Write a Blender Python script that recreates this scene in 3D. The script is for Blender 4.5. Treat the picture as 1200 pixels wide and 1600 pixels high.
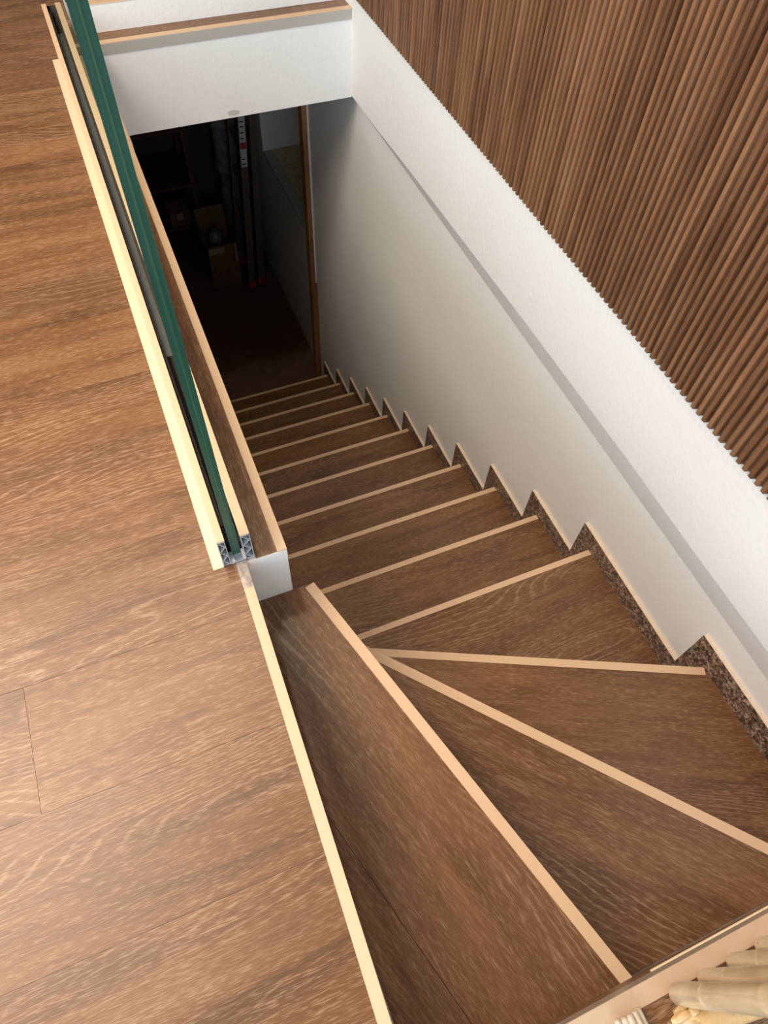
import bpy, bmesh, math, random
from mathutils import Matrix, Vector

for o in list(bpy.data.objects):
    bpy.data.objects.remove(o)
random.seed(7)
SC = bpy.context.scene
COL = SC.collection

# ------------------------------------------------------------------ camera
RW = ((0.92408340, -0.38012544, 0.03968017),
      (0.30252661, 0.79095893, 0.53184737),
      (-0.23355410, -0.47946702, 0.84591008))
cam_data = bpy.data.cameras.new('camera')
cam = bpy.data.objects.new('camera', cam_data)
COL.objects.link(cam)
m3 = Matrix(RW).transposed()
cam.matrix_world = Matrix.Translation((0.138946, 0.126571, 1.241830)) @ m3.to_4x4()
cam_data.sensor_fit = 'HORIZONTAL'
cam_data.sensor_width = 36.0
cam_data.lens = 1086.34 / 1200.0 * 36.0
cam_data.clip_start = 0.01
SC.camera = cam

# ------------------------------------------------------------------ world, lamps, exposure
world = bpy.data.worlds.new('world')
SC.world = world
world.use_nodes = True
bg = world.node_tree.nodes['Background']
bg.inputs['Color'].default_value = (1.0, 0.93, 0.84, 1)
bg.inputs['Strength'].default_value = 0.18


def lamp(name, loc, target, size, energy, color, shape='DISK', size_y=None):
    d = bpy.data.lights.new(name, 'AREA')
    d.shape = shape
    d.size = size
    if size_y:
        d.size_y = size_y
    d.energy = energy
    d.color = color
    o = bpy.data.objects.new(name, d)
    o.location = loc
    o.rotation_euler = (Vector(target) - Vector(loc)).to_track_quat('-Z', 'Y').to_euler()
    COL.objects.link(o)
    return o


lamp('ceiling_lamp', (0.05, 1.75, 2.65), (0.05, 1.75, 0), 0.22, 20, (1.0, 0.80, 0.60))
lamp('sheen_fill_panel', (-1.5, 1.4, 2.65), (-1.5, 1.4, 0), 2.0, 140, (1.0, 0.815, 0.655), 'SQUARE')  # unseen panel added for floor sheen and warm light on the lower wall
lamp('shop_window_light', (-3.2, 0.0, 1.35), (0.4, 0.8, 1.0), 4.2, 125, (0.77, 0.90, 1.0), 'RECTANGLE', 2.1)
lamp('entrance_window_light', (-0.9, -4.2, 1.7), (0.4, 1.0, 0.6), 3.4, 175, (0.77, 0.90, 1.0), 'RECTANGLE', 2.2)

vs = SC.view_settings
vs.view_transform = 'Standard'
vs.look = 'None'
vs.exposure = 0.0
vs.gamma = 1.0
vs.use_curve_mapping = False

# ------------------------------------------------------------------ helpers
WM = {}


def link(o, mat, parent, M):
    COL.objects.link(o)
    if mat is not None and o.type == 'MESH' and not o.data.materials:
        o.data.materials.append(mat)
    WM[o] = M
    o.matrix_basis = M
    if parent is not None:
        o.parent = parent
        o.matrix_parent_inverse = WM[parent].inverted()
    return o


def tag(o, label=None, cat=None, group=None, kind=None):
    if label:
        o['label'] = label
    if cat:
        o['category'] = cat
    if group:
        o['group'] = group
    if kind:
        o['kind'] = kind
    return o


def empty(name, loc):
    o = bpy.data.objects.new(name, None)
    o.empty_display_size = 0.05
    return link(o, None, None, Matrix.Translation(loc))


def mesh_from(name, verts, faces, smooth=False, bevel=0.0):
    me = bpy.data.meshes.new(name)
    bm = bmesh.new()
    vv = [bm.verts.new(v) for v in verts]
    for f in faces:
        try:
            bm.faces.new([vv[i] for i in f])
        except ValueError:
            pass
    bmesh.ops.recalc_face_normals(bm, faces=bm.faces)
    if bevel:
        bmesh.ops.bevel(bm, geom=list(bm.edges), offset=bevel, segments=1, affect='EDGES')
    bm.to_mesh(me)
    bm.free()
    if smooth:
        for p in me.polygons:
            p.use_smooth = True
    return me


BOXF = [(0, 1, 2, 3), (4, 7, 6, 5), (0, 4, 5, 1), (1, 5, 6, 2), (2, 6, 7, 3), (3, 7, 4, 0)]


def boxv(lo, hi):
    x0, y0, z0 = lo
    x1, y1, z1 = hi
    return [(x0, y0, z0), (x1, y0, z0), (x1, y1, z0), (x0, y1, z0),
            (x0, y0, z1), (x1, y0, z1), (x1, y1, z1), (x0, y1, z1)]


def box(name, lo, hi, mat, parent=None, bevel=0.0, rotz=0.0, grain_y=False):
    c = Vector([(a + b) / 2 for a, b in zip(lo, hi)])
    d = [(b - a) / 2 for a, b in zip(lo, hi)]
    M = Matrix.Translation(c)
    if grain_y:                                     # local X runs along world Y
        d = [d[1], d[0], d[2]]
        M = M @ Matrix.Rotation(math.pi / 2, 4, 'Z')
    if rotz:
        M = M @ Matrix.Rotation(rotz, 4, 'Z')
    me = mesh_from(name, boxv([-v for v in d], d), BOXF, bevel=bevel)
    return link(bpy.data.objects.new(name, me), mat, parent, M)


def boxes(name, lst, mat, parent=None, origin=None):
    """several touching boxes of ONE part in one mesh"""
    o = Vector(origin) if origin else Vector([(a + b) / 2 for a, b in zip(*lst[0])])
    vs_, fs = [], []
    for lo, hi in lst:
        n = len(vs_)
        vs_ += [tuple(Vector(v) - o) for v in boxv(lo, hi)]
        fs += [tuple(i + n for i in f) for f in BOXF]
    return link(bpy.data.objects.new(name, mesh_from(name, vs_, fs)), mat, parent, Matrix.Translation(o))


def slab(name, pts, z0, z1, mat, parent=None, direction=(1, 0), bevel=0.0):
    """horizontal prism over plan polygon; local X follows the grain direction"""
    cx = sum(p[0] for p in pts) / len(pts)
    cy = sum(p[1] for p in pts) / len(pts)
    a = math.atan2(direction[1], direction[0])
    M = Matrix.Translation((cx, cy, (z0 + z1) / 2)) @ Matrix.Rotation(a, 4, 'Z')
    Mi = M.inverted()
    n = len(pts)
    v = [tuple(Mi @ Vector((x, y, z0))) for x, y in pts] + [tuple(Mi @ Vector((x, y, z1))) for x, y in pts]
    f = [tuple(range(n)), tuple(range(n, 2 * n))] + [(i, (i + 1) % n, n + (i + 1) % n, n + i) for i in range(n)]
    return link(bpy.data.objects.new(name, mesh_from(name, v, f, bevel=bevel)), mat, parent, M)


def prism_x(name, yz, x0, x1, mat, parent=None, bevel=0.0, origin=None):
    """prism of a (y, z) outline between two x values"""
    o = Vector(origin) if origin else Vector(((x0 + x1) / 2, yz[0][0], yz[0][1]))
    n = len(yz)
    v = [tuple(Vector((x0, y, z)) - o) for y, z in yz] + [tuple(Vector((x1, y, z)) - o) for y, z in yz]
    f = [tuple(range(n)), tuple(range(n, 2 * n))] + [(i, (i + 1) % n, n + (i + 1) % n, n + i) for i in range(n)]
    return link(bpy.data.objects.new(name, mesh_from(name, v, f, bevel=bevel)), mat, parent, Matrix.Translation(o))


def tube_mesh(name, pts, radii, seg=14, caps=True):
    v, f = [], []
    for k, p in enumerate(pts):
        p = Vector(p)
        t = (Vector(pts[min(k + 1, len(pts) - 1)]) - Vector(pts[max(k - 1, 0)])).normalized()
        up = Vector((0, 0, 1)) if abs(t.z) < 0.9 else Vector((1, 0, 0))
        a = t.cross(up).normalized()
        b = t.cross(a).normalized()
        for s in range(seg):
            an = 2 * math.pi * s / seg
            v.append(tuple(p + radii[k] * (math.cos(an) * a + math.sin(an) * b)))
    for k in range(len(pts) - 1):
        for s in range(seg):
            s2 = (s + 1) % seg
            f.append((k * seg + s, k * seg + s2, (k + 1) * seg + s2, (k + 1) * seg + s))
    if caps:
        f.append(tuple(range(seg)))
        f.append(tuple((len(pts) - 1) * seg + s for s in range(seg)))
    return mesh_from(name, v, f, smooth=True)


def tube(name, pts, radii, mat, parent=None, seg=14):
    o = Vector(pts[0])
    me = tube_mesh(name, [Vector(p) - o for p in pts], radii, seg)
    return link(bpy.data.objects.new(name, me), mat, parent, Matrix.Translation(o))


# ------------------------------------------------------------------ materials
class NT:
    def __init__(self, name):
        self.m = bpy.data.materials.new(name)
        self.m.use_nodes = True
        self.t = self.m.node_tree
        self.b = self.t.nodes['Principled BSDF']
        self.out = self.t.nodes['Material Output']

    def n(self, kind, **kw):
        nd = self.t.nodes.new(kind)
        for k, v in kw.items():
            setattr(nd, k, v)
        return nd

    def l(self, a, b):
        self.t.links.new(a, b)

    def val(self, op, a, b=None, c=None, clamp=False):
        nd = self.n('ShaderNodeMath', operation=op, use_clamp=clamp)
        for i, s in enumerate((a, b, c)):
            if s is None:
                continue
            if isinstance(s, (int, float)):
                nd.inputs[i].default_value = s
            else:
                self.l(s, nd.inputs[i])
        return nd.outputs[0]

    def scaled(self, vec, sc):
        nd = self.n('ShaderNodeVectorMath', operation='MULTIPLY')
        self.l(vec, nd.inputs[0])
        nd.inputs[1].default_value = sc
        return nd.outputs[0]

    def noise(self, vec, scale=1.0, detail=3.0, rough=0.55, dist=0.0):
        nd = self.n('ShaderNodeTexNoise')
        self.l(vec, nd.inputs['Vector'])
        nd.inputs['Scale'].default_value = scale
        nd.inputs['Detail'].default_value = detail
        nd.inputs['Roughness'].default_value = rough
        nd.inputs['Distortion'].default_value = dist
        return nd.outputs[0]

    def ramp(self, fac, stops, interp='LINEAR'):
        nd = self.n('ShaderNodeValToRGB')
        nd.color_ramp.interpolation = interp
        e = nd.color_ramp.elements
        while len(e) < len(stops):
            e.new(0.5)
        for i, (p, c) in enumerate(stops):
            e[i].position = p
            e[i].color = (c, c, c, 1) if isinstance(c, (int, float)) else (*c, 1)
        self.l(fac, nd.inputs[0])
        return nd.outputs[0]

    def mix(self, fac, a, b, blend='MIX'):
        nd = self.n('ShaderNodeMix', data_type='RGBA', blend_type=blend)
        for s, k in ((fac, 0), (a, 6), (b, 7)):
            if isinstance(s, (int, float)):
                nd.inputs[k].default_value = s
            elif isinstance(s, tuple):
                nd.inputs[k].default_value = (*s, 1)
            else:
                self.l(s, nd.inputs[k])
        return nd.outputs[2]

    def coords(self, rand=60.0):
        tc = self.n('ShaderNodeTexCoord').outputs['Object']
        if not rand:
            return tc, None
        oi = self.n('ShaderNodeObjectInfo').outputs['Random']
        off = self.val('MULTIPLY', oi, rand)
        cmb = self.n('ShaderNodeCombineXYZ')
        self.l(off, cmb.inputs[0])
        self.l(self.val('MULTIPLY', oi, rand * 0.37), cmb.inputs[1])
        self.l(self.val('MULTIPLY', oi, rand * 0.71), cmb.inputs[2])
        ad = self.n('ShaderNodeVectorMath', operation='ADD')
        self.l(tc, ad.inputs[0])
        self.l(cmb.outputs[0], ad.inputs[1])
        return ad.outputs[0], oi

    def bump(self, h, strength=0.2, dist=0.002):
        nd = self.n('ShaderNodeBump')
        nd.inputs['Strength'].default_value = strength
        nd.inputs['Distance'].default_value = dist
        self.l(h, nd.inputs['Height'])
        self.l(nd.outputs[0], self.b.inputs['Normal'])

    def color(self, c):
        if isinstance(c, tuple):
            self.b.inputs['Base Color'].default_value = (*c, 1)
        else:
            self.l(c, self.b.inputs['Base Color'])

    def set(self, **kw):
        for k, v in kw.items():
            self.b.inputs[k.replace('_', ' ')].default_value = v


def wood(name, dark, mid, light, line, rough=0.45, contour=30.0, line_amt=0.5, fine=120.0, tone=0.16, spec=0.75, pore=0.42):
    t = NT(name)
    v, oi = t.coords()
    broad = t.noise(t.scaled(v, (1.7, 13.0, 13.0)), 1.0, 4.0, 0.6, 0.8)
    fibre = t.noise(t.scaled(v, (7.0, fine, fine)), 1.0, 4.0, 0.75)
    dash = t.noise(t.scaled(v, (48.0, fine * 4.2, fine * 4.2)), 1.0, 1.2, 0.5)
    mixv = t.val('ADD', t.val('MULTIPLY', broad, 0.7), t.val('MULTIPLY', fibre, 0.3))
    base = t.ramp(mixv, [(0.36, dark), (0.50, mid), (0.64, light)])
    # cathedral figure: contour lines of a stretched field
    field = t.noise(t.scaled(v, (1.05, 5.0, 5.0)), 1.0, 1.0, 0.4, 0.2)
    ysep = t.n('ShaderNodeSeparateXYZ')
    t.l(v, ysep.inputs[0])
    wob = t.val('MULTIPLY', t.noise(t.scaled(v, (30.0, 90.0, 90.0)), 1.0, 2.0, 0.6), 0.4)
    f2 = t.val('ADD', t.val('ADD', t.val('MULTIPLY', field, contour), t.val('MULTIPLY', ysep.outputs[1], 70.0)), wob)
    saw = t.val('PINGPONG', f2, 0.5)
    lines = t.ramp(saw, [(0.0, 1.0), (0.06, 0.85), (0.15, 0.0)])
    dlines = t.ramp(saw, [(0.30, 0.0), (0.50, 1.0)])
    msk = t.ramp(t.noise(t.scaled(v, (1.2, 5.5, 5.5)), 1.0, 1.0, 0.5), [(0.49, 0.0), (0.62, 1.0)])
    brk = t.ramp(dash, [(0.36, 0.0), (0.50, 1.0)])
    amt = t.val('MULTIPLY', t.val('MULTIPLY', t.val('MULTIPLY', lines, msk), brk), line_amt)
    c = t.mix(t.val('MULTIPLY', t.val('MULTIPLY', dlines, msk), 0.18), base, dark)
    c = t.mix(amt, c, line)
    # pale open pores as short dashes everywhere, denser in some zones
    zone = t.ramp(fibre, [(0.40, 0.25), (0.62, 1.0)])
    pores = t.ramp(dash, [(0.53, 0.0), (0.62, 1.0)])
    c = t.mix(t.val('MULTIPLY', t.val('MULTIPLY', pores, zone), pore), c, line)
    dk = t.ramp(dash, [(0.34, 1.0), (0.45, 0.0)])
    c = t.mix(t.val('MULTIPLY', dk, 0.28), c, dark)
    # few smoky zones and knots
    smoke = t.ramp(t.noise(t.scaled(v, (1.9, 8.5, 8.5)), 1.3, 2.0, 0.5), [(0.60, 0.0), (0.76, 1.0)])
    c = t.mix(t.val('MULTIPLY', smoke, 0.45), c, dark)
    vary = t.val('ADD', t.val('MULTIPLY', oi, tone), 1.0 - tone / 2)
    hsv = t.n('ShaderNodeHueSaturation')
    t.l(c, hsv.inputs['Color'])
    t.l(vary, hsv.inputs['Value'])
    t.color(hsv.outputs[0])
    t.set(Roughness=rough)
    t.b.inputs['Specular IOR Level'].default_value = spec
    t.bump(dash, 0.18, 0.0010)
    return t.m


def plain(name, c, rough=0.5, metal=0.0, noise_amt=0.06, scale=30.0, bump=0.0, coat=0.0):
    t = NT(name)
    v, _ = t.coords(0)
    n = t.noise(v, scale, 4.0, 0.6)
    dark = tuple(x * (1 - noise_amt * 2) for x in c)
    lite = tuple(min(1, x * (1 + noise_amt)) for x in c)
    t.color(t.ramp(n, [(0.3, dark), (0.7, lite)]))
    t.set(Roughness=rough, Metallic=metal)
    if bump:
        t.bump(n, bump, 0.003)
    if coat:
        t.b.inputs['Coat Weight'].default_value = coat
    return t.m


OAK = wood('oak_vinyl', (0.102, 0.041, 0.012), (0.178, 0.077, 0.026), (0.238, 0.113, 0.045), (0.47, 0.31, 0.195), rough=0.40, spec=0.65)
SLATW = wood('walnut_slat', (0.110, 0.048, 0.022), (0.205, 0.098, 0.047), (0.290, 0.150, 0.078), (0.36, 0.20, 0.11),
             rough=0.5, contour=6.0, line_amt=0.15, fine=190.0, tone=0.3, spec=0.3, pore=0.10)
JAMBW = wood('jamb_pine', (0.22, 0.09, 0.025), (0.34, 0.15, 0.045), (0.42, 0.21, 0.075), (0.45, 0.26, 0.12), line_amt=0.3)


def plaster(name, c, rough=0.75, marks=0.0):
    t = NT(name)
    v, _ = t.coords(0)
    a = t.noise(v, 2.2, 4.0, 0.55)
    b = t.noise(v, 55.0, 5.0, 0.65)
    col = t.ramp(a, [(0.3, tuple(x * 0.965 for x in c)), (0.7, c)])
    if marks:
        w = t.noise(t.scaled(v, (3.0, 3.0, 7.0)), 2.0, 5.0, 0.7, 0.8)
        mk = t.ramp(w, [(0.62, 0.0), (0.74, 1.0)])
        col = t.mix(t.val('MULTIPLY', mk, marks), col, (0.30, 0.26, 0.22))
    t.color(col)
    t.set(Roughness=rough)
    t.bump(t.val('ADD', b, t.val('MULTIPLY', a, 2.0)), 0.42, 0.004)
    return t.m


OLDG = plaster('grey_chip', (0.55, 0.53, 0.53))
WHITE = plaster('white_plaster', (0.855, 0.85, 0.845))
BEAMW = plaster('beam_plaster', (0.83, 0.84, 0.86), marks=0.10)
OLDW = plaster('old_plaster', (0.80, 0.78, 0.75), marks=0.45)
ENDW = plaster('filler_plaster', (0.82, 0.80, 0.78), rough=0.5, marks=0.12)
CREAM = plain('champagne_aluminium', (0.76, 0.54, 0.35), 0.55, 0.0, 0.015, 140)
CREAM_SHADE = plain('shaded_cream_aluminium', (0.66, 0.49, 0.335), 0.4, 0.2, 0.015, 140)  # cream aluminium darkened; cast shade is put into its colour
PALE = plain('pale_aluminium', (0.80, 0.64, 0.41), 0.55, 0.2, 0.015, 140)
GREYB = plain('satin_bronze_profile', (0.42, 0.35, 0.27), 0.4, 0.3, 0.02, 60)
WORN = plain('worn_grey_aluminium', (0.50, 0.43, 0.36), 0.5, 0.1, 0.25, 70)
GREYP = plain('grey_profile', (0.48, 0.46, 0.43), 0.45, 0.2, 0.02, 60)
ALU = plain('raw_aluminium', (0.60, 0.62, 0.66), 0.35, 0.35, 0.08, 200)
RUBBER = plain('dark_rubber', (0.017, 0.0115, 0.010), 0.95, 0, 0.1, 90)
BLACK = plain('black_void_shade', (0.010, 0.009, 0.009), 0.7, 0, 0.1, 60)  # black that paints the shade in the channel hollows and gap
CONC = plain('raw_screed', (0.30, 0.25, 0.20), 0.9, 0, 0.15, 40, 0.3)
SUBF = plain('seam_adhesive', (0.46, 0.37, 0.29), 0.8, 0, 0.05, 60)
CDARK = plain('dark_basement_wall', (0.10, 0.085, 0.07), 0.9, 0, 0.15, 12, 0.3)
SILLC = plain('tan_concrete', (0.62, 0.52, 0.36), 0.9, 0, 0.16, 26, 0.4)
SILLG = plain('grey_mortar', (0.45, 0.44, 0.41), 0.9, 0, 0.10, 40, 0.3)
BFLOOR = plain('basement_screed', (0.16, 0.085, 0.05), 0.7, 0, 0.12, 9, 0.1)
CARD = plain('cardboard', (0.20, 0.115, 0.06), 0.8, 0, 0.10, 18)
TAPE = plain('packing_tape', (0.40, 0.34, 0.25), 0.35, 0, 0.05, 30)
SHELFM = plain('dark_shelf_board', (0.12, 0.06, 0.035), 0.7, 0, 0.12, 20)
WRAPM = plain('bubble_wrap', (0.28, 0.28, 0.29), 0.3, 0, 0.2, 22, 0.6)
LADW = plain('brown_ladder_metal', (0.17, 0.12, 0.085), 0.5, 0.1, 0.08, 40)
STICK = plain('white_sticker', (0.80, 0.80, 0.78), 0.5, 0, 0.03, 60)
REDP = plain('red_plastic', (0.50, 0.05, 0.04), 0.5, 0, 0.05, 60)
INK = plain('black_ink', (0.03, 0.03, 0.03), 0.6, 0, 0.05, 60)
BOTTLE = plain('clear_plastic_crumple', (0.20, 0.21, 0.23), 0.2, 0, 0.2, 40, 0.6)


def granite():
    t = NT('brown_granite')
    v, _ = t.coords(25)
    a = t.noise(t.scaled(v, (1, 1, 1)), 130.0, 2.0, 0.7)
    b = t.noise(v, 50.0, 3.0, 0.7)
    vo = t.n('ShaderNodeTexVoronoi')
    t.l(v, vo.inputs['Vector'])
    vo.inputs['Scale'].default_value = 190.0
    s = t.val('ADD', t.val('MULTIPLY', a, 0.55), t.val('MULTIPLY', b, 0.45))
    c = t.ramp(s, [(0.40, (0.030, 0.018, 0.012)), (0.48, (0.15, 0.09, 0.06)), (0.54, (0.30, 0.21, 0.155)), (0.63, (0.58, 0.47, 0.38))])
    t.color(t.mix(0.25, c, vo.outputs['Color'], 'MULTIPLY'))
    t.set(Roughness=0.35)
    return t.m


GRAN = granite()
PALETOP = plain('pale_granite_top', (0.80, 0.66, 0.52), 0.6, 0, 0.06, 120)  # paler colour for the top faces of the skirting tiles


def bamboo_mat(name, c0, c1, c2):
    t = NT(name)
    v, oi = t.coords(20)
    n = t.noise(t.scaled(v, (60, 60, 4.0)), 1.0, 3.0, 0.6)
    n2 = t.noise(v, 9.0, 3.0, 0.6)
    c = t.ramp(t.val('ADD', t.val('MULTIPLY', n, 0.5), t.val('MULTIPLY', n2, 0.5)), [(0.32, c0), (0.5, c1), (0.7, c2)])
    spots = t.ramp(t.noise(v, 45.0, 2.0, 0.5), [(0.68, 0.0), (0.76, 1.0)])
    t.color(t.mix(t.val('MULTIPLY', spots, 0.5), c, (0.22, 0.12, 0.05)))
    t.set(Roughness=0.3)
    t.b.inputs['Coat Weight'].default_value = 0.25
    return t.m


BAM = bamboo_mat('bamboo', (0.50, 0.36, 0.20), (0.68, 0.52, 0.32), (0.80, 0.66, 0.46))
RATTAN = bamboo_mat('rattan_knuckle', (0.52, 0.30, 0.12), (0.66, 0.42, 0.19), (0.75, 0.54, 0.30))
CANE = bamboo_mat('pale_cane', (0.40, 0.30, 0.19), (0.60, 0.50, 0.37), (0.75, 0.68, 0.56))


def glass_face():
    t = NT('clear_glass_face')
    tr = t.n('ShaderNodeBsdfTransparent')
    tr.inputs[0].default_value = (0.955, 0.985, 0.97, 1)
    gl = t.n('ShaderNodeBsdfGlossy')
    gl.inputs['Roughness'].default_value = 0.02
    fr = t.n('ShaderNodeFresnel')
    fr.inputs[0].default_value = 1.3
    mx = t.n('ShaderNodeMixShader')
    t.l(t.val('MULTIPLY', fr.outputs[0], 0.05), mx.inputs[0])
    t.l(tr.outputs[0], mx.inputs[1])
    t.l(gl.outputs[0], mx.inputs[2])
    t.l(mx.outputs[0], t.out.inputs['Surface'])
    return t.m


def glass_edge(name, c):
    t = NT(name)
    v, _ = t.coords(0)
    n = t.noise(t.scaled(v, (400.0, 30.0, 1.6)), 1.0, 3.0, 0.6)
    t.color(t.ramp(n, [(0.35, tuple(x * 0.75 for x in c)), (0.65, tuple(x * 1.3 for x in c))]))
    t.set(Roughness=0.28)
    t.b.inputs['Coat Weight'].default_value = 0.15
    return t.m


GLASS = glass_face()
GEDGE = glass_edge('green_glass_edge', (0.008, 0.066, 0.045))
GLAYER = glass_edge('glass_interlayer', (0.025, 0.105, 0.052))

# ------------------------------------------------------------------ key dimensions (metres)
H = 0.186           # riser
G = 0.27            # going of straight steps
Y0 = 0.8731         # first straight nosing
YB = 3.002          # face of slab edge at far end of stairwell
WX = 1.262          # face of stone skirting
WL = 1.274          # lower right wall
WU = 1.240          # upper right wall
ZB = -0.33          # underside of slab
ZF = -15 * H        # basement floor
YF = -0.078         # front edge of floor opening
NSTEP = 11


def nosing_x(y):
    return 0.1404 + 0.0231 * y


# ------------------------------------------------------------------ floor
floor = boxes('floor', [((-2.4, -1.8, ZB), (nosing_x(0.3), 0.823, -0.0016)),
                        ((-2.4, 0.823, ZB), (0.185, 6.2, -0.0016)),
                        ((0.12, -1.8, ZB), (2.2, -0.125, -0.0016)),
                        ((0.18, YB + 0.004, ZB), (1.9, 6.2, -0.0016))], SUBF)
tag(floor, 'upper floor of brown oak planks around the stair opening', 'floor', kind='structure')


def clip(poly, a, b, c):
    """keep a*x + b*y <= c"""
    out = []
    for i in range(len(poly)):
        p, q = poly[i], poly[(i + 1) % len(poly)]
        dp, dq = a * p[0] + b * p[1] - c, a * q[0] + b * q[1] - c
        if dp <= 0:
            out.append(p)
        if (dp < 0) != (dq < 0) and dp != dq:
            s = dp / (dp - dq)
            out.append((p[0] + s * (q[0] - p[0]), p[1] + s * (q[1] - p[1])))
    return out


PW = 0.2265
GAP = 0.00028


def plank_row(y0, y1, x0, x1, joints, cut=None):
    xs = [x0] + [j for j in joints if x0 + 0.02 < j < x1 - 0.02] + [x1]
    for a, b in zip(xs[:-1], xs[1:]):
        poly = [(a + GAP, y0 + GAP), (b - GAP, y0 + GAP), (b - GAP, y1 - GAP), (a + GAP, y1 - GAP)]
        if cut:
            poly = clip(poly, *cut)
        if len(poly) >= 3:
            slab('plank', poly, -0.006, random.uniform(-0.0002, 0.0002), OAK, floor, (1, 0))


for j in range(-7, 26):
    ya = 0.265 + PW * j
    yb_ = ya + PW
    if j == 1:
        jt = [-0.261, -1.7]
    else:
        s = random.uniform(-1.45, -0.45)
        jt = [s, s - 1.3, s + 1.35 if ya > 3.0 or ya < -0.3 else 9]
    jt = sorted(jt)
    if yb_ < 0.73:
        xe = None
        # left field, right end follows the nosing line
        plank_row(ya, yb_, -2.4, 0.3, jt, cut=(1.0, -0.0231, 0.1404 + 0.006))
    else:
        plank_row(ya, yb_, -2.4, 0.163, jt)
    if ya < -0.107:
        plank_row(ya, min(yb_, -0.100), nosing_x(ya) + 0.006, 2.2, jt + [1.05])
    if yb_ > YB + 0.024:
        plank_row(max(ya, YB + 0.022), yb_, 0.163, WU - 0.001, jt)

# ------------------------------------------------------------------ metal trims of the floor edges
tr = empty('trim_1', (0.16, 0.4, 0))
tag(tr, 'cream aluminium edge profile between plank floor and top step', 'floor trim', kind='structure')
ys = [YF - 0.026, 0.05, 0.2, 0.35, 0.5, 0.65, 0.8235]
slab('top_flange', [(nosing_x(y), y) for y in ys] + [(nosing_x(y) + 0.0195, y) for y in reversed(ys)], -0.001, 0.0022, CREAM, tr, (0, 1))
slab('front_flange', [(nosing_x(y) + 0.0172, y) for y in ys] + [(nosing_x(y) + 0.0195, y) for y in reversed(ys)], -0.034, -0.001, CREAM, tr, (0, 1))

slab('worn_patch', [(nosing_x(y) - 0.0004, y) for y in (0.762, 0.8232)] + [(nosing_x(y) + 0.0196, y) for y in (0.8232, 0.762)], 0.0021, 0.0025, WORN, tr, (0, 1))

tr = empty('trim_2', (0.7, YF, 0))
tag(tr, 'cream aluminium edge profile in front of the bamboo poles', 'floor trim', kind='structure')
box('top_flange', (nosing_x(-0.1) + 0.0197, YF - 0.027, -0.001), (1.30, YF, 0.0022), CREAM_SHADE, tr, 0.0004)
box('front_flange', (nosing_x(-0.1) + 0.0197, YF - 0.002, -0.034), (1.30, YF, -0.001), GREYB, tr)
tube('highlight_line', [(0.56, YF - 0.0015, -0.040), (1.30, YF - 0.0015, -0.040)], [0.0035, 0.0035], PALE, tr, 10)  # pale rod painted in as the reflection line along the profile face
box('wood_edge', (nosing_x(-0.1) + 0.0197, YF - 0.016, -0.088), (1.30, YF - 0.003, -0.034), OAK, tr)

tr = empty('trim_3', (0.7, YB, 0))
tag(tr, 'grey edge profile with cream top along the far slab edge', 'floor trim', kind='structure')
box('top_flange', (0.20, YB - 0.002, -0.001), (WU - 0.002, YB + 0.022, 0.002), CREAM, tr, 0.0004)
box('front_flange', (0.20, YB - 0.003, -0.036), (WU - 0.002, YB, -0.001), GREYP, tr, 0.0004)

# ------------------------------------------------------------------ walls
wb = box('wall_back', (0.18, YB, ZB - 0.001), (WU, YB + 0.16, -0.0061), BEAMW)
tag(wb, 'white plastered slab edge above the dark basement doorway', 'wall', kind='structure')

ch = [(0.700, -0.306), (0.712, -0.299), (0.735, -0.300), (0.752, -0.307), (0.745, -0.318), (0.722, -0.322), (0.706, -0.317)]
cv = [(x - 0.72, 0.0, z + 0.31) for x, z in ch] + [(x - 0.72, 0.002, z + 0.31) for x, z in ch]
cn = len(ch)
link(bpy.data.objects.new('plaster_chip', mesh_from('plaster_chip', cv, [tuple(range(cn)), tuple(range(cn, 2 * cn))] + [
    (i, (i + 1) % cn, cn + (i + 1) % cn, cn + i) for i in range(cn)])), OLDG, wb, Matrix.Translation((0.72, YB - 0.0012, -0.312)))

# right wall: upper face, tapering band, lower face
yy = [-1.8, -0.6, 0.0, 0.33, 0.6, 0.9, 1.17, 1.45, 1.75, 2.04, 2.35, 2.7, YB - 0.03, YB]


def zu(y):
    pts = [(-1.8, -0.262), (0.33, -0.262), (1.17, -0.266), (2.04, -0.290), (3.0, -0.328), (9, -0.328)]
    for (a, za), (b, zb_) in zip(pts[:-1], pts[1:]):
        if a <= y <= b:
            return za + (zb_ - za) * (y - a) / (b - a)


v, f = [], []
for y in yy:
    w = 0.0022 * math.sin(y * 9.0) + 0.0012 * math.sin(y * 23.0)
    v += [(WU, y, 2.75), (WU, y, 0.0), (WU, y, zu(y) + w), (WL, y, -0.372), (WL, y, ZF), (WL + 0.25, y, ZF), (WL + 0.25, y, 2.75)]
n = len(yy)
for i in range(n - 1):
    for k in range(7):
        k2 = (k + 1) % 7
        f.append((i * 7 + k, i * 7 + k2, (i + 1) * 7 + k2, (i + 1) * 7 + k))
f += [tuple(range(7)), tuple((n - 1) * 7 + k for k in range(7))]
# lower wall running on to the basement doorway, and the upper wall beyond
nb = len(v)
v += boxv((WL, YB, ZF), (WL + 0.25, 3.735, ZB))
f += [tuple(i + nb for i in q) for q in BOXF]
nb = len(v)
v += boxv((WU, YB, -0.0), (WL + 0.25, 6.2, 2.75))
f += [tuple(i + nb for i in q) for q in BOXF]
wr = link(bpy.data.objects.new('wall_right', mesh_from('wall_right', v, f)), WHITE, None, Matrix.Identity(4))
tag(wr, 'white plastered wall right of the stairs below the wood slats', 'wall', kind='structure')

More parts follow.
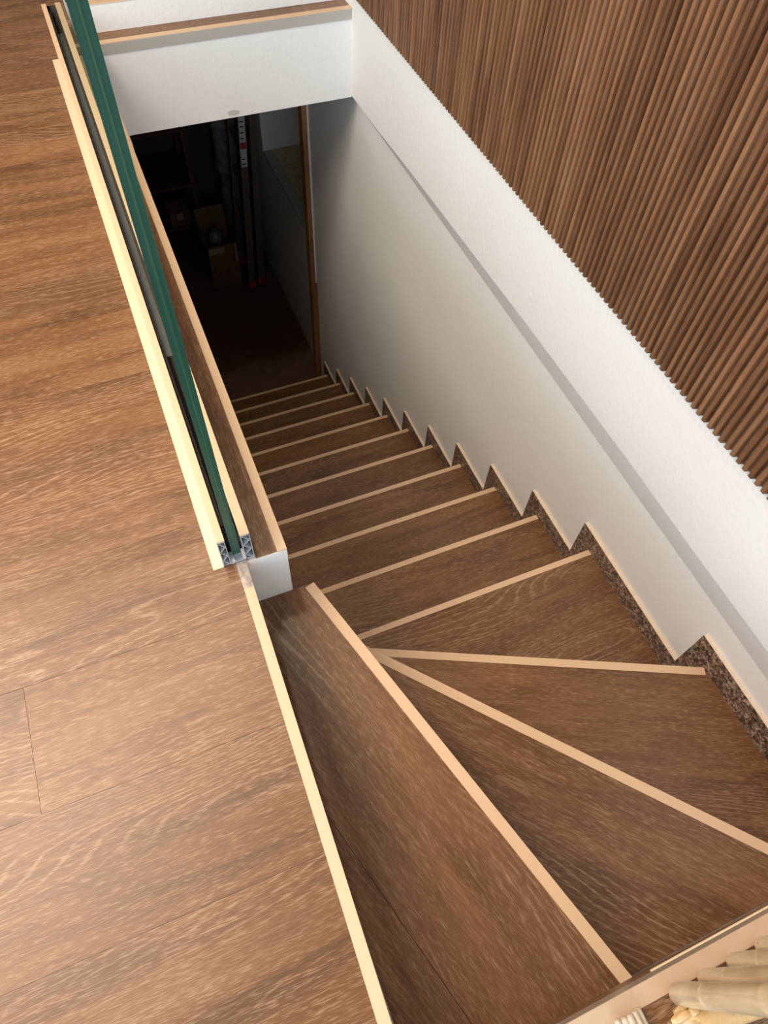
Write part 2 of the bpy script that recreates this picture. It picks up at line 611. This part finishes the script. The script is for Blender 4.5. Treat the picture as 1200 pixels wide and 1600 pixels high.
# left stairwell wall under the railing; its raw end shows above the top step
wl = boxes('wall_left', [((0.170, 0.8185, ZF), (0.2625, YB, -0.0035)), ((0.19, YB - 0.06, ZF), (0.301, YB + 0.14, ZB - 0.002))], ENDW)
tag(wl, 'white raw end of the low wall carrying the railing', 'wall', kind='structure')

wf = boxes('wall_front', [((0.16, -0.30, ZF), (WL, -0.122, -0.006)), ((-0.05, -0.122, -1.2), (0.163, 0.8185, -0.006))], CONC)
tag(wf, 'dark wall below the front edge of the stair opening', 'wall', kind='structure')

# ------------------------------------------------------------------ staircase
stair = empty('staircase', (0.76, 1.7, ZF))
tag(stair, 'winding oak plank staircase with cream nosing strips leading down to basement', 'staircase')


def strip(parent, a, b, w, z, back):
    """L-shaped nosing strip along a-b, w wide towards 'back' (unit normal)"""
    a, b, back = Vector(a), Vector(b), Vector(back)
    s = slab('nosing_strip', [tuple(a), tuple(b), tuple(b + back * w), tuple(a + back * w)], z - 0.001, z + 0.0022, CREAM, parent,
             tuple(b - a))
    d = 0.0022
    slab('nosing_drop', [tuple(a), tuple(b), tuple(b + back * d), tuple(a + back * d)], z - 0.036, z - 0.001, CREAM, parent, tuple(b - a))
    return s


def normal_back(a, b, ref):
    d = (Vector(b) - Vector(a)).normalized()
    nrm = Vector((-d.y, d.x))
    if nrm.dot(Vector(ref) - Vector(a)) < 0:
        nrm = -nrm
    return nrm


def riser(a, b, z, back, inset=0.012):
    a, b, back = Vector(a), Vector(b), Vector(back)
    slab('riser', [tuple(a + back * inset), tuple(b + back * inset), tuple(b + back * (inset + .014)), tuple(a + back * (inset + .014))],
         z - H - 0.02, z - 0.022, OAK, stair, tuple(b - a))


TH = 0.022
# winder 1: two planks, grain along its nosing
A1, B1 = (0.312, 0.818), (0.5735, -0.0995)
nb1 = normal_back(A1, B1, (0.2, 0.2))
d1 = (Vector(B1) - Vector(A1))
poly1 = [(0.164, 0.8183), A1, B1, (0.5735, -0.1215), (0.164, -0.1215)]
seam = 0.262
q = Vector(A1) + nb1 * seam
cval = nb1.dot(q)
front = clip(poly1, nb1.x, nb1.y, cval - 0.0005)
rear = clip(poly1, -nb1.x, -nb1.y, -(cval + 0.0005))
t1 = slab('tread', front, -H - TH, -H, OAK, stair, tuple(d1))
slab('tread', rear, -H - TH, -H - 0.0003, OAK, stair, tuple(d1))
strip(t1, A1, B1, 0.023, -H, nb1)
riser(A1, B1, -H, nb1)
# end of winder 1 facing down the flight
box('riser', (0.2628, 0.803, -2 * H - 0.02), (0.306, 0.815, -H - TH), OAK, stair)

# winder 2
A2, B2 = (0.300, 0.8092), (1.0945, -0.1010)
nb2 = normal_back(A2, B2, (0.3, 0.1))
t2 = slab('tread', [A2, B2, (1.11, -0.1215), (0.52, -0.1215), (0.27, 0.795)], -2 * H - TH, -2 * H, OAK, stair, tuple(Vector(B2) - Vector(A2)))
strip(t2, A2, B2, 0.023, -2 * H, nb2)
riser(A2, B2, -2 * H, nb2)

# winder 3
A3, B3 = (0.300, 0.8173), (WX, 0.3690)
nb3 = normal_back(A3, B3, (0.6, 0.1))
t3 = slab('tread', [A3, B3, (WX, -0.1215), (1.02, -0.1215), (0.28, 0.79)], -3 * H - TH, -3 * H, OAK, stair, tuple(Vector(B3) - Vector(A3)))
strip(t3, A3, B3, 0.022, -3 * H, nb3)
riser(A3, B3, -3 * H, nb3)

# winder 4 meets the straight flight
t4 = slab('tread', [(0.2635, Y0), (WX, Y0), (WX, 0.34), (0.30, 0.785), (0.2635, 0.80)], -4 * H - TH, -4 * H, OAK, stair, (1, 0))
strip(t4, (0.2635, Y0), (WX, Y0), 0.019, -4 * H, (0, -1))
riser((0.2635, Y0), (WX, Y0), -4 * H, (0, -1))

for i in range(1, NSTEP):
    y = Y0 + G * i
    z = -(4 + i) * H
    t = slab('tread', [(0.2635, y), (WX, y), (WX, y - G - 0.03), (0.2635, y - G - 0.03)], z - TH, z, OAK, stair, (1, 0))
    strip(t, (0.2635, y), (WX, y), 0.019, z, (0, -1))
    riser((0.2635, y), (WX, y), z, (0, -1))

# ------------------------------------------------------------------ granite skirting up the right wall
skirt = empty('baseboard_right', (WX, 1.7, -1.6))
tag(skirt, 'stepped brown granite skirting along the white stair wall', 'baseboard', kind='structure')
S, T = 0.078, 0.0629
levels = [(-0.12, 0.369, -3 * H), (0.369, Y0, -4 * H)] + [(Y0 + G * (i - 1), Y0 + G * i, -(4 + i) * H) for i in range(1, NSTEP)]
for k, (yp, yn, z) in enumerate(levels):
    s = S + (0.011 if k == 0 else 0)
    low = z - H + S
    if k == len(levels) - 1:
        low = z - H
    out = [(yp + 0.001, z), (yn, z), (yn, low), (yn + T, low), (yn + T, z + s), (yp + (T if k else 0) + 0.0006, z + s)]
    if k:
        out = [(yp + 0.001, z), (yn, z), (yn, low + 0.0006), (yn + T, low + 0.0006), (yn + T, z + s), (yp + 0.001, z + s)]
    p = prism_x('skirting_tile', out, WX, WL + 0.001, GRAN, skirt)
    p.data.materials.append(PALETOP)
    for poly in p.data.polygons:
        if poly.normal.z > 0.9 and poly.center.z > z - (WM[p].translation.z) + 0.01:
            poly.material_index = 1

# ------------------------------------------------------------------ slatted wood panel
panel = empty('slat_wall_panel', (WU, 1.7, 0.06))
tag(panel, 'brown walnut slatted panel on the wall above the stairs', 'wall panel')
ZS = 0.0615
ZT = 2.70
PITCH = 0.0206
YS0, NS = 0.30, 148
back = box('backing_board', (WU - 0.0065, YS0 - 0.01, ZS), (WU - 0.0005, YS0 + NS * PITCH, ZT), SLATW, panel)
fw, bw = 0.0047, 0.0078
L2 = (ZT - ZS) / 2
prof = [(0.0, -bw), (-0.0105, -fw), (-0.0105, fw), (0.0, bw)]      # (x from board, y)
# local X = length so the grain runs along the slat; M maps local -> world
Ms = Matrix(((0, 0, 1, 0), (0, 1, 0, 0), (-1, 0, 0, 0), (0, 0, 0, 1)))   # local x -> -z, local y -> y, local z -> x
vv = [(-L2, y, x) for x, y in prof] + [(L2, y, x) for x, y in prof]
ff = [(0, 1, 2, 3), (4, 7, 6, 5)] + [(i, (i + 1) % 4, 4 + (i + 1) % 4, 4 + i) for i in range(4)]
slat_me = mesh_from('slat', vv, ff)
slat_me.materials.append(SLATW)
for i in range(NS):
    M = Matrix.Translation((WU - 0.0065 + random.uniform(-0.0004, 0.0002), YS0 + PITCH * (i + 0.5), ZS + L2)) @ Ms
    link(bpy.data.objects.new('slat', slat_me), SLATW, panel, M)

# ------------------------------------------------------------------ glass railing in its clamp channel
YC0, YC1 = 0.825, 3.118
CH = 0.095
rail = empty('glass_railing', (0.167, 1.9, 0))
tag(rail, 'glass balustrade pane in a cream clamp channel beside the stair opening', 'railing')


def webs(name, x0, x1, parent):
    """hollow extrusion: two skins with diagonal webs"""
    lst_v, lst_f = [], []

    def bar(p, q, w):
        p, q = Vector(p), Vector(q)
        d = (q - p).normalized()
        nn = Vector((-d.y, d.x)) * w / 2
        b = len(lst_v)
        for yv in (YC0, YC1):
            for c in (p + nn, q + nn, q - nn, p - nn):
                lst_v.append((c.x, yv, c.y))
        lst_f.extend([tuple(b + i for i in f_) for f_ in BOXF])

    bar((x0 + .0007, 0.002), (x0 + .0007, CH - 0.004), .0015)
    bar((x1 - .0007, 0.002), (x1 - .0007, CH - 0.004), .0015)
    bar((x0, 0.003), (x1, 0.003), .0015)
    bar((x0, CH - 0.005), (x1, CH - 0.005), .0015)
    k = 5
    for i in range(k):
        za = 0.004 + (CH - 0.011) * i / k
        zb_ = 0.004 + (CH - 0.011) * (i + 1) / k
        a, b = (x0 + .001, x1 - .001) if i % 2 else (x1 - .001, x0 + .001)
        bar((a, za), (b, zb_), .0016)
    return link(bpy.data.objects.new(name, mesh_from(name, lst_v, lst_f)), ALU, parent, Matrix.Identity(4))


webs('channel_side', 0.1352, 0.1500, rail)
webs('channel_side', 0.1805, 0.1985, rail)
# black fill paints the shade inside the cut end of each side
box('hollow_shade', (0.1370, YC0 + 0.012, 0.004), (0.1482, YC1 - 0.002, CH - 0.007), BLACK, rail)
box('hollow_shade', (0.1823, YC0 + 0.012, 0.004), (0.1967, YC1 - 0.002, CH - 0.007), BLACK, rail)
box('channel_base', (0.1500, YC0, 0.0005), (0.1805, YC1, 0.006), ALU, rail)
box('top_cover_strip', (0.1350, YC0 + 0.001, CH - 0.004), (0.1506, YC1, CH), CREAM, rail, 0.0004)
box('top_cover_strip', (0.1800, YC0 + 0.001, CH - 0.004), (0.1988, YC1, CH), CREAM, rail, 0.0004)
box('floor_cover_strip', (0.1135, YC0 - 0.002, 0.0), (0.1350, 2.93, 0.004), PALE, rail, 0.0004)
box('floor_cover_strip', (0.1990, 2.0, 0.0), (0.2120, 2.93, 0.004), PALE, rail, 0.0004)
GX0, GX1 = 0.158, 0.1755
g0, g1, gz0, gz1 = 0.840, 3.06, 0.008, 1.06
mid = (GX0 + GX1) / 2
gasket = boxes('gasket', [((0.1503, 0.862, 0.02), (GX0 - 0.0002, YC1 - 0.004, CH - 0.006)),
                          ((0.1503, YC1 - 0.05, 0.02), (0.1803, YC1 - 0.004, CH - 0.006))], RUBBER, rail)
boxes('gasket', [((GX1 + 0.0002, 1.42, 0.02), (0.1803, YC1 - 0.05, CH - 0.008))], RUBBER, rail)
box('gap_shade', (0.1794, 0.862, 0.006), (0.1803, 1.419, CH - 0.006), BLACK, rail)  # black sheets paint the shade of the open channel gap
box('gap_shade', (0.1510, 0.865, 0.0062), (0.1790, 1.419, 0.0078), BLACK, rail)
box('setting_block', (0.1505, 0.850, 0.006), (0.1800, 0.8645, 0.0078), RUBBER, rail)
pane = box('glass_pane', (GX0, g0 + 0.001, gz0), (GX1, g1 - 0.001, gz1 - 0.001), GLASS, rail)
box('pane_edge', (GX0, g0 - 0.0004, gz0), (mid - 0.0009, g0 + 0.0009, gz1), GEDGE, pane)
box('pane_edge', (mid + 0.0009, g0 - 0.0004, gz0), (GX1, g0 + 0.0009, gz1), GEDGE, pane)
box('interlayer', (mid - 0.0009, g0 - 0.0003, gz0), (mid + 0.0009, g0 + 0.0009, gz1), GLAYER, pane)
box('pane_edge', (GX0, g0 + 0.001, gz1 - 0.0009), (GX1, g1, gz1), GEDGE, pane)

# ------------------------------------------------------------------ oak ledge on the low wall, with its metal edge
ledge = empty('ledge_cover', (0.23, 1.9, 0))
tag(ledge, 'narrow dark oak ledge with cream edge strip right of the glass', 'ledge')
box('ledge_board', (0.1992, 0.822, -0.003), (0.2440, YB - 0.004, 0.0010), OAK, ledge, grain_y=True)
box('edge_strip', (0.2438, 0.8195, -0.003), (0.2640, YB - 0.004, 0.0032), CREAM, ledge, 0.0004)
box('edge_drop', (0.2626, 0.8195, -0.034), (0.2640, YB - 0.004, -0.003), CREAM, ledge)

# ------------------------------------------------------------------ white plinth beyond the opening
pl = empty('counter_plinth', (0.75, 3.1, 0))
tag(pl, 'long white plinth standing on planks behind the far opening edge', 'plinth')
box('front_board', (0.216, 3.083, 0.0005), (WU - 0.002, 3.098, 0.088), BEAMW, pl, 0.0006)
box('cap_strip', (0.216, 3.081, 0.088), (WU - 0.002, 3.112, 0.091), CREAM, pl, 0.0004)
box('body', (0.216, 3.098, 0.0005), (WU - 0.002, 3.42, 0.088), BEAMW, pl)
box('dark_panel', (0.216, 3.125, 0.088), (WU - 0.002, 3.14, 0.7), SHELFM, pl)

# ------------------------------------------------------------------ basement
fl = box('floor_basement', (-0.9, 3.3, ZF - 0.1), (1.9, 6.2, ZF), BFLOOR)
tag(fl, 'dark brown basement floor at the foot of the stairs', 'floor', kind='structure')
st = box('trim_4', (0.30, 3.62, ZF), (1.235, 3.80, ZF + 0.006), BFLOOR, None, 0.001)
tag(st, 'low brown threshold board below the last stair step', 'threshold', kind='structure')

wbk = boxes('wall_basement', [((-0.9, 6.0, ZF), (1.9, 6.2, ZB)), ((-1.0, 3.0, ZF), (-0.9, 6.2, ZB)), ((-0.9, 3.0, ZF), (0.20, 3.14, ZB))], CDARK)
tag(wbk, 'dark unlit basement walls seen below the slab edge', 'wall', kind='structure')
wp = boxes('wall_basement_right', [((1.295, 3.80, ZF), (1.62, 6.0, -1.685)),
                                   ((1.295, 4.93, -1.66), (1.9, 6.0, ZB)),
                                   ((1.60, 3.80, -1.66), (1.9, 4.93, ZB))], OLDW)
tag(wp, 'scuffed white basement wall with a recess behind the door jamb', 'wall', kind='structure')
sill = empty('recess_sill', (1.45, 4.3, -1.66))
tag(sill, 'dusty tan stone sill in the white basement wall recess', 'sill')
box('sill_front', (1.293, 3.80, -1.679), (1.362, 4.929, -1.655), SILLG, sill, 0.002)
box('sill_slab', (1.362, 3.80, -1.679), (1.60, 4.929, -1.652), SILLC, sill, 0.002)

dj = empty('door_1', (1.26, 3.74, ZF))
tag(dj, 'orange brown wooden door jamb at the end of the stair wall', 'door frame', kind='structure')
jm = mesh_from('jamb', [(-1.23, y, z) for y, z in ((-0.018, -.032), (0.018, -.032), (0.018, .032), (-0.018, .032))] +
               [(1.23, y, z) for y, z in ((-0.018, -.032), (0.018, -.032), (0.018, .032), (-0.018, .032))],
               ff, bevel=0.002)
link(bpy.data.objects.new('jamb', jm), JAMBW, dj, Matrix.Translation((1.255, 3.772, ZF + 1.23)) @ Matrix(((0, 1, 0, 0), (0, 0, 1, 0), (1, 0, 0, 0), (0, 0, 0, 1))))
box('caulk_bead', (1.264, 3.7352, ZF + 0.9), (1.2738, 3.742, ZB - 0.01), OLDW, dj)
box('stop_board', (1.274, 3.742, ZF), (1.30, 3.80, ZB), JAMBW, dj)

# folding ladder leaning in the corner
lad = empty('ladder', (1.1, 4.9, ZF))
tag(lad, 'folded ladder with white and red sticker leaning by basement wall', 'ladder')
LD = Vector((0.116, 0.115, 1.33)).normalized()


def rail_bar(name, base, w, d, length, mat, parent, z0=0.0):
    base = Vector(base)
    x = Vector((1, 0, 0))
    x = (x - LD * x.dot(LD)).normalized()
    y = LD.cross(x)
    M = Matrix.Translation(base + LD * z0)
    M3 = Matrix((x, y, LD)).transposed().to_4x4()
    me = mesh_from(name, boxv((-w / 2, -d / 2, 0), (w / 2, d / 2, length)), BOXF, bevel=0.003)
    return link(bpy.data.objects.new(name, me), mat, parent, M @ M3)


for sx, sy, ln in ((1.065, 4.905, 2.25), (1.155, 4.935, 2.25)):
    for dy in (0.0, 0.32):
        b = Vector((sx, sy + dy, ZF))
        r = rail_bar('rail', b, 0.055, 0.028, ln, LADW, lad, 0.055)
        rail_bar('foot', b, 0.060, 0.034, 0.055, REDP, r)
        if sx < 1.1 and dy == 0.0:
            stk = rail_bar('sticker', b + Vector((0, -0.0155, 0)), 0.045, 0.002, 0.36, STICK, r, 1.02)
            rail_bar('sticker_red', b + Vector((0, -0.0170, 0)), 0.040, 0.001, 0.045, REDP, r, 1.15)
            for q_ in (1.04, 1.075, 1.22, 1.26, 1.30, 1.335):
                rail_bar('sticker_print', b + Vector((-0.004, -0.0170, 0)), 0.026, 0.001, 0.008, INK, r, q_)
    for k in range(7):
        c = Vector((sx, sy, ZF)) + LD * (0.30 + 0.28 * k)
        box('rung', (c.x - 0.02, c.y + 0.01, c.z - 0.012), (c.x + 0.02, c.y + 0.31, c.z + 0.012), LADW, lad, 0.002)

# cardboard carton
ct = empty('cardboard_box', (0.885, 5.14, ZF))
tag(ct, 'open brown cardboard carton with torn tape beside the ladder', 'box')
boxes('carton_wall', [((0.765, 4.985, ZF + 0.001), (1.005, 4.99, ZF + 0.40)), ((0.765, 5.30, ZF + 0.001), (1.005, 5.305, ZF + 0.40)),
                      ((0.765, 4.99, ZF + 0.001), (0.770, 5.30, ZF + 0.40)), ((1.0, 4.99, ZF + 0.001), (1.005, 5.30, ZF + 0.40)),
                      ((0.770, 4.99, ZF + 0.001), (1.0, 5.30, ZF + 0.006))], CARD, ct)
box('tape', (0.775, 4.9835, ZF + 0.33), (0.90, 4.9848, ZF + 0.385), TAPE, ct)
box('tape', (0.985, 4.9835, ZF + 0.22), (1.0, 4.9848, ZF + 0.39), TAPE, ct)
fl_ = mesh_from('flap', boxv((-0.12, -0.003, 0), (0.12, 0.003, 0.12)), BOXF)
link(bpy.data.objects.new('flap', fl_), CARD, ct, Matrix.Translation((0.885, 5.303, ZF + 0.40)) @ Matrix.Rotation(-0.5, 4, 'X'))
fl2 = mesh_from('flap', boxv((-0.003, -0.15, 0), (0.003, 0.15, 0.12)), BOXF)
link(bpy.data.objects.new('flap', fl2), CARD, ct, Matrix.Translation((0.768, 5.145, ZF + 0.40)) @ Matrix.Rotation(-0.3, 4, 'Y'))
pts = []
bt = tube('crumpled_wrap', [(0.85, 5.10, ZF + 0.36), (0.87, 5.12, ZF + 0.40), (0.88, 5.13, ZF + 0.43), (0.895, 5.14, ZF + 0.45)],
          [0.05, 0.065, 0.045, 0.012], BOTTLE, None, 9)
tag(bt, 'crumpled clear plastic wrap inside the open carton', 'plastic wrap')

# wrapped roll behind the ladder
rl = tube('wrapped_roll', [(1.16, 5.70, ZF)] + [(1.16 + 0.006 * math.sin(k * 2.1), 5.70, ZF + 0.12 * k + 0.02) for k in range(16)],
          [0.085] + [0.085 + 0.012 * math.sin(k * 2.7) + 0.006 * math.sin(k * 1.3) for k in range(16)], WRAPM, None, 18)
tag(rl, 'tall grey bubble wrapped roll standing behind the ladder', 'roll')

# shelving with cartons
sh = empty('storage_shelf', (0.55, 5.6, ZF))
tag(sh, 'dark storage shelf in the basement left of the carton', 'shelf')
for x in (0.16, 0.80):
    for y in (5.44, 5.86):
        box('upright', (x, y, ZF), (x + 0.035, y + 0.035, ZF + 2.2), SHELFM, sh)
for z in (0.30, 0.66, 1.10, 1.55, 2.0):
    box('shelf_board', (0.15, 5.42, ZF + z), (0.845, 5.91, ZF + z + 0.022), SHELFM, sh)
lab = {0: 'reddish carton on the third board of the basement shelf', 1: 'small orange carton on the lowest basement shelf board',
       2: 'flat pale carton high on the dark basement shelf'}
for k, (lo, hi) in enumerate((((0.42, 5.44, 1.123), (0.76, 5.78, 1.123 + 0.22)), ((0.58, 5.435, 0.323), (0.74, 5.63, 0.323 + 0.12)),
                              ((0.30, 5.45, 1.573), (0.70, 5.80, 1.573 + 0.14)))):
    e = empty('storage_carton', ((lo[0] + hi[0]) / 2, (lo[1] + hi[1]) / 2, ZF + lo[2]))
    tag(e, lab[k], 'box', 'cartons on the basement shelf')
    box('carton_body', (lo[0], lo[1], ZF + lo[2]), (hi[0], hi[1], ZF + hi[2]), CARD, e, 0.004)
    cx = (lo[0] + hi[0]) / 2
    box('tape', (cx - 0.025, lo[1] - 0.001, ZF + hi[2] - 0.06), (cx + 0.025, lo[1] + 0.0, ZF + hi[2] - 0.004), TAPE, e)

# ------------------------------------------------------------------ bamboo piece at the lower right
bam = empty('bamboo_furniture', (0.66, -0.13, 0))
tag(bam, 'pale bamboo pole furniture standing at the lower right floor edge', 'furniture')
UP = Vector((-0.126, 0.087, 1.0)).normalized()
for k in range(7):
    b = Vector((0.562 + 0.0535 * k, -0.111, 0.008)) if k else Vector((0.566, -0.110, 0.008))
    r0 = 0.0158 if k == 0 else 0.0142
    pts, rad = [], []
    node = random.uniform(0.10, 0.18)
    for s, rr in ((0.0, 0.80), (0.004, 0.92), (0.012, 1.0), (node - 0.006, 1.0), (node, 1.05), (node + 0.004, 0.98), (node + 0.01, 1.0),
                  (0.40, 1.0), (0.406, 1.05), (0.412, 1.0), (0.68, 1.0), (0.686, 1.05), (0.692, 1.0), (0.86, 0.98), (0.87, 0.85)):
        pts.append(tuple(b + UP * s))
        rad.append(r0 * rr)
    tube('bamboo_pole', pts, rad, BAM, bam, 18)
# runner: bundle of pale canes going back along the floor
for k in range(5):
    x = 0.463 + 0.0088 * k
    z = 0.012 + 0.010 * math.sin(math.pi * k / 4)
    tube('cane', [(x, -0.100, z), (x, -0.104, z), (x, -0.75, z)], [0.0042, 0.0054, 0.0054], CANE, bam, 10)
box('cane_core', (0.463, -0.74, 0.002), (0.498, -0.108, 0.016), CANE, bam)
# wrapped rattan knuckle joining poles and runner
sp = []
for k in range(40):
    a = k / 39 * 2 * math.pi * 2.2
    r = 0.007 + 0.0045 * a / (2 * math.pi) * 1.6
    sp.append((0.540 + 0.008 * k / 39 + r * math.cos(a), -0.131 + 0.005 * math.sin(a), 0.034 + r * math.sin(a)))
tube('rattan_coil', sp, [0.0055] * 40, RATTAN, bam, 8)
tube('rattan_knuckle', [(0.540, -0.134, 0.026), (0.555, -0.135, 0.030), (0.580, -0.142, 0.034), (0.62, -0.156, 0.032), (0.70, -0.170, 0.030), (0.95, -0.20, 0.030)],
     [0.014, 0.020, 0.020, 0.015, 0.014, 0.014], RATTAN, bam, 16)
